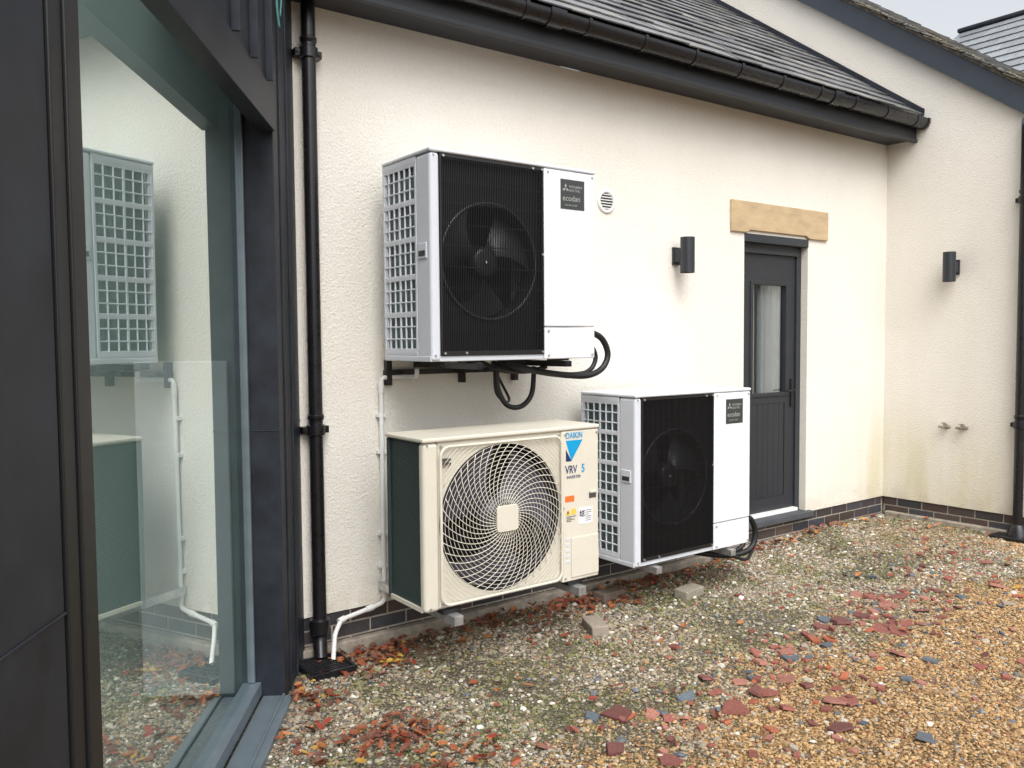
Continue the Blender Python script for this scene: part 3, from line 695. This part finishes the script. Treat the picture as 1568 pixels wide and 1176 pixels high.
    text('ecodan',.043,(.818,-.0018,.845),M['labeltext'],e,'badge_text'); text('MITSUBISHI',.018,(.865,-.0018,.915),M['labeltext'],e,'badge_text_top'); text('ELECTRIC',.018,(.865,-.0018,.895),M['labeltext'],e,'badge_text_mid')
    text('R32 HEAT PUMP',.012,(.835,-.0018,.818),M['labeltext'],e,'badge_text_small')
    t=MB()
    for a in (90,210,330):
        a=math.radians(a); ox,oz=.84+.013*math.cos(a),.91+.013*math.sin(a); q=(math.cos(a)*.012,math.sin(a)*.012); p_=(-math.sin(a)*.007,math.cos(a)*.007)
        t.prism([(ox-q[0],oz-q[1]),(ox+p_[0],oz+p_[1]),(ox+q[0],oz+q[1]),(ox-p_[0],oz-p_[1])],-.002,-.0013,axis='y')
    t.build('badge_logo',M['labeltext'],e)
    return e
def arms(e,xs,y0,y1,z,m,col=.04):
    b=MB()
    for x in xs:
        b.box(x-.003-col/2,x-col/2,y0,y1,z-col,z); b.box(x+col/2,x+col/2+.003,y0,y1,z-col,z); b.box(x-col/2,x+col/2,y0,y1,z-.004,z)
        b.box(x-col/2,x+col/2,y0,y0+.004,z-col,z-.004)
    b.build('bracket_arms',m,e,bevel=.001,seg=1)
hp1=heat_pump((2.086,3.479-4.119,1.551))
arms(hp1,(.28,.86),.0,.64,-.012,M['blackpvc'],col=.032)
b=MB(); b.box(.07,.98,.61,.639,-.085,-.055); 
for x in (.09,.57,.95): b.box(x-.016,x+.016,.60,.638,-.14,-.0)
b.build('wall_rail',M['blackpvc'],hp1,bevel=.002)
b=MB()
for x in (.28,.86): b.box(x-.05,x+.05,.06,.13,-.011,-.001); b.box(x-.05,x+.05,.36,.43,-.011,-.001)
b.build('rubber_feet',M['rubber'],hp1)
hp2=heat_pump((3.463,3.497-4.119,.307))
arms(hp2,(.17,.85),-.03,.615,-.012,M['galv'])
b=MB()
for x in (.17,.85): b.box(x-.05,x+.05,.06,.13,-.011,-.001); b.box(x-.05,x+.05,.36,.43,-.011,-.001)
b.build('rubber_feet',M['rubber'],hp2)

def ivory_unit(loc):
    e=empty('air_conditioning_condenser',loc); w,h,d=1.10,.832,.362
    MB().box(-.006,w+.004,-.006,d+.006,h-.02,h+.002).build('top_cover',M['ivory'],e,bevel=.008,seg=3)
    MB().box(0,.085,0,.055,0,h-.022).build('corner_post',M['ivory'],e,bevel=.02,seg=4)
    MB().box(.84,w,.0,d,.0,h-.022).build('service_panel',M['ivory'],e,bevel=.008,seg=3)
    cx,cz,r=.462,.405,.372
    p=MB(); disc_plate(p,.085,.84,.012,h-.022,cx,cz,r,.012,.024,n=96); p.build('front_panel',M['ivory'],e,smooth='auto')
    MB().box(0,.84,.03,d,.0,.02).build('base',M['ivory'],e)
    def rsq(hw,hh,rad,k=8):
        out=[]
        for (sx,sz,a0) in ((1,1,0),(-1,1,90),(-1,-1,180),(1,-1,270)):
            for i in range(k+1):
                a=math.radians(a0+90*i/k); out.append((cx+sx*(hw-rad)+rad*math.cos(a),-.008,cz+sz*(hh-rad)+rad*math.sin(a)))
        return out
    q=rsq(.372,.382,.05); s=MB(); s.tube(q+[q[0]],.007,8,cap=False); s.build('grille_surround',M['ivory'],e,smooth=True)
    g=MB(); NW=44
    def dome(rr): return -.030+.020*(rr/r)**2
    for i in range(NW):
        a0=2*math.pi*i/NW; pts=[]
        for k in range(13):
            t=k/12; rr=.06+(r+.004-.06)*t; a=a0-.95*t**.9+.0
            pts.append((cx+rr*math.cos(a),dome(rr),cz+rr*math.sin(a)))
        g.tube(pts,.0021,5)
    for i in range(16):
        rr=.085+i*(r-.085)/15
        g.tube([(cx+rr*math.cos(a),dome(rr)+.003,cz+rr*math.sin(a)) for a in np.linspace(0,2*math.pi,61)],.0014,4,cap=False)
    for i in range(1,7):
        rr=r+i*.018
        for (sx,sz) in ((1,1),(-1,1),(-1,-1),(1,-1)):
            pts=[]
            for a in np.linspace(.02,math.pi/2-.02,24):
                x,z=rr*math.cos(a),rr*math.sin(a)
                if x<.368 and z<.378 : pts.append((cx+sx*x,-.008,cz+sz*z))
            if len(pts)>2: g.tube(pts,.0017,4)
    g.build('fan_grille',M['ivory'],e,smooth=True)
    hub=[]
    for (sx,sz,a0) in ((1,1,0),(-1,1,90),(-1,-1,180),(1,-1,270)):
        for i in range(6):
            a=math.radians(a0+90*i/5); hub.append((cx+sx*(.066-.02)+.02*math.cos(a),cz+sz*(.066-.02)+.02*math.sin(a)))
    MB().prism(hub,-.036,-.026,axis='y').build('grille_hub',M['ivory'],e,bevel=.003)
    MB().tube([(cx,.02,cz),(cx,.14,cz)],r,64,cap=False).build('duct',M['fan'],e,smooth=True)
    fn=MB(); fn.tube([(cx,.05,cz),(cx,.14,cz)],.09,32)
    for b in range(3):
        a0=b*2*math.pi/3+.2; vs=[];fs=[]; NR,NA=8,8
        for i in range(NR+1):
            rr=.08+(r-.10)*i/NR; span=.9+.7*(i/NR)
            for k in range(NA+1):
                t=k/NA; a=a0-.5*(i/NR)+span*(t-.1); vs.append((cx+rr*math.cos(a),.04+.09*t,cz+rr*math.sin(a)))
        for i in range(NR):
            for k in range(NA): q_=i*(NA+1)+k; fs.append((q_,q_+1,q_+NA+2,q_+NA+1))
        fn.add(vs,fs)
    fn.build('fan',mat('fan_blade_mauve',(.060,.055,.08),.35),e,smooth=True)
    MB().box(.06,.84,.25,.26,.02,h-.03).build('inner_back',M['black'],e)
    MB().box(.012,.06,.056,d-.004,.02,h-.022).box(.012,.84,d-.03,d-.004,.02,h-.022).build('coil',M['coil'],e)
    f=MB()
    for i in range(75):
        z=.028+i*(h-.06)/75; f.box(.008,.013,.058,d-.002,z,z+.0025)
    f.build('coil_fins',mat('coil_fin_teal',(.075,.105,.10),.5,metal=.1),e)
    pe=MB(); pe.box(0,.02,d-.02,d,.0,h-.022); pe.build('rear_edge',M['coil'],e)
    t=MB(); t.prism([(.868,.758),(.985,.758),(.905,.648)],-.0018,-.0008,axis='y'); t.build('logo_triangle',M['blue'],e)
    t=MB(); t.prism([(.868,.712),(.868,.648),(.905,.648)],-.0020,-.0009,axis='y'); t.build('logo_navy',M['navy'],e)  # navy corner of the printed logo
    text('DAIKIN',.044,(.866,-.0025,.770),M['blue'],e,'brand_text',xs=.80,bold=.0004)
    text('VRV',.060,(.862,-.0022,.583),M['navy'],e,'model_text',xs=.76,bold=.0006); text('5',.062,(.975,-.0022,.583),M['blue'],e,'model_digit',xs=.8,bold=.001)
    text('INVERTER',.022,(.872,-.0022,.555),M['navy'],e,'model_sub')
    MB().box(.862,.925,-.0012,.0005,.43,.462).build('orange_sticker',M['orange'],e)
    MB().prism([(.862,.36),(.90,.36),(.881,.392)],-.0014,-.0008,axis='y').build('warning_sticker',M['yellow'],e)
    MB().box(.905,.935,-.0012,.0005,.36,.39).build('info_sticker',M['yellow'],e)
    MB().box(.955,1.055,-.0012,.0005,.30,.39).build('data_plate',M['paper'],e)
    b=MB()
    for i in range(7):
        for k in range(7):
            if random.random()<.5: b.box(.962+i*.005,.967+i*.005,-.0016,-.0013,.34+k*.005,.345+k*.005)
    for i in range(6): b.box(1.003,1.003+random.uniform(.02,.045),-.0016,-.0013,.315+i*.011,.318+i*.011)
    for i in range(4): b.box(.87,.87+random.uniform(.03,.07),-.0016,.0003,.325+i*.008,.328+i*.008)
    b.box(.875,.885,-.0018,-.0013,.366,.380)
    b.build('printed_marks',M['print'],e)
    MB().box(1.03,1.08,-.003,.0005,.435,.465).build('handle_recess',M['print'],e,bevel=.001)
    MB().box(1.035,1.078,-.008,-.001,.462,.475).build('handle_lip',M['ivory'],e,bevel=.002)
    MB().box(.90,1.095,-.006,.0,.02,.235).build('valve_cover',M['ivory'],e,bevel=.008,seg=3)
    b=MB()
    for i in range(5): b.box(.865,.89,-.002,.0005,.10+i*.03,.118+i*.03)
    b.build('louvres',M['silver'],e,bevel=.001)
    sc=MB()
    for (x,z) in ((.1,.03),(.82,.03),(.1,.79),(.82,.79),(.862,.02),(1.085,.79),(.862,.79),(.02,.8),(.03,.02),(.85,.40)):
        sc.tube([(x,.013,z),(x,-.004,z)],.006,10)
    sc.build('screws',M['galv'],e)
    MB().box(.105,.15,-.005,.0135,.70,.71).box(.105,.15,-.005,.0135,.72,.73).build('clips',M['print'],e)
    arms(e,(.15,.93),-.06,.72,-.022,M['galv'],col=.045)
    b=MB()
    for x in (.15,.93): b.box(x-.05,x+.05,.0,.06,-.021,-.001); b.box(x-.05,x+.05,.28,.34,-.021,-.001)
    b.build('rubber_feet',M['rubber'],e)
    return e
ivory_unit((1.978,3.391-4.119,1.65-1.289))

def hose(name,paths,r):
    e=empty(name); 
    for i,(p,rr) in enumerate(zip(paths,r)):
        b=MB(); b.tube(smoothpath(p,8),rr,12); b.build('hose_%d'%(i+1),M['rubber'],e,smooth='auto')
    return e
hose('insulated_hoses',[
 [(3.12,-.5,1.70),(3.20,-.5,1.70),(3.31,-.5,1.66),(3.36,-.5,1.57),(3.32,-.5,1.49),(3.22,-.5,1.45),(3.10,-.48,1.45),(2.95,-.42,1.47),(2.82,-.36,1.50),(2.75,-.2,1.52)],
 [(3.12,-.45,1.655),(3.18,-.45,1.655),(3.27,-.45,1.62),(3.31,-.45,1.55),(3.27,-.45,1.48),(3.17,-.45,1.455),(3.0,-.42,1.465),(2.8,-.2,1.51)],
 [(2.74,-.25,1.50),(2.75,-.25,1.38),(2.81,-.25,1.285),(2.91,-.25,1.27),(2.99,-.25,1.34),(3.01,-.25,1.50)],
 [(2.66,-.22,1.53),(2.74,-.30,1.485),(2.9,-.33,1.475),(3.02,-.35,1.50)],
 [(2.76,-.2,1.50),(2.77,-.2,1.36),(2.83,-.2,1.30),(2.9,-.15,1.31),(2.93,-.03,1.4),(2.93,.01,1.45)]],[.018,.014,.015,.013,.008])
hose('insulated_hoses',[
 [(4.50,-.5,.46),(4.58,-.5,.455),(4.68,-.5,.42),(4.73,-.5,.33),(4.70,-.5,.23),(4.60,-.48,.19),(4.48,-.42,.185),(4.36,-.3,.20),(4.25,-.1,.22),(4.2,.02,.24)],
 [(4.50,-.46,.42),(4.57,-.46,.415),(4.65,-.46,.37),(4.67,-.46,.29),(4.62,-.46,.22),(4.50,-.42,.20),(4.38,-.3,.21),(4.3,-.1,.22)],
 [(4.35,-.45,.28),(4.46,-.52,.21),(4.58,-.54,.165),(4.70,-.50,.20),(4.76,-.46,.27)]],[.020,.016,.012])

def brick(x,y,rz,tilt,col):
    e=MB(); e.box(-.1,.1,-.05,.05,0,.06,col)
    ob=e.build('loose_brick',attrmat('block_mat',.9,.8,120),attr=True,bevel=.008); ob.location=(x,y,float(gh(x,y))+.003); ob.rotation_euler=(tilt,0,rz); return ob
k=1.65/1.72
brick(4.227*k,3.764*k-4.119,.15,.05,(.27,.24,.19)); brick(3.276*k,3.638*k-4.119,1.15,-.06,(.30,.25,.20)); brick(3.807*k-.05,3.983*k-4.119+.05,.1,.0,(.13,.10,.08))

# ------------------------------------------------------------ world, light, camera
w=bpy.data.worlds.new('World'); scn.world=w; w.use_nodes=True; nt=w.node_tree
bg=nt.nodes['Background']; sky=nt.nodes.new('ShaderNodeTexSky'); sky.sky_type='NISHITA'; sky.sun_disc=False
el=math.radians(52); az=math.radians(205)
sky.sun_elevation=el; sky.sun_rotation=az; sky.dust_density=6; sky.air_density=1.; sky.ozone_density=1
hs=nt.nodes.new('ShaderNodeHueSaturation'); hs.inputs['Saturation'].default_value=.20; hs.inputs['Value'].default_value=1.8
nt.links.new(sky.outputs[0],hs.inputs['Color']); nt.links.new(hs.outputs[0],bg.inputs['Color']); bg.inputs['Strength'].default_value=.15
sd=bpy.data.lights.new('sun','SUN'); sd.energy=.5; sd.angle=math.radians(60); sd.color=(1,.99,.98)
so_=bpy.data.objects.new('sun',sd); COL.objects.link(so_)
dirv=Vector((math.sin(az)*math.cos(el),math.cos(az)*math.cos(el),math.sin(el)))
so_.rotation_euler=dirv.to_track_quat('Z','Y').to_euler()
cam=bpy.data.cameras.new('camera'); co_=bpy.data.objects.new('camera',cam); COL.objects.link(co_)
yaw,pit,rol=[math.radians(v) for v in (36.36,2.95,-.45)]
f=Vector((math.sin(yaw)*math.cos(pit),math.cos(yaw)*math.cos(pit),-math.sin(pit))); r0=Vector((math.cos(yaw),-math.sin(yaw),0)); u0=r0.cross(f)
cc,ss=math.cos(rol),math.sin(rol); rr=r0*cc+u0*ss; uu=u0*cc-r0*ss
co_.matrix_world=Matrix(((rr.x,uu.x,-f.x,0),(rr.y,uu.y,-f.y,-4.119),(rr.z,uu.z,-f.z,1.65),(0,0,0,1)))
cam.sensor_width=36; cam.lens=1286.7/1568*36; cam.clip_end=2000; cam.clip_start=.02
scn.camera=co_
scn.view_settings.view_transform='Standard'; scn.view_settings.look='None'; scn.view_settings.exposure=0
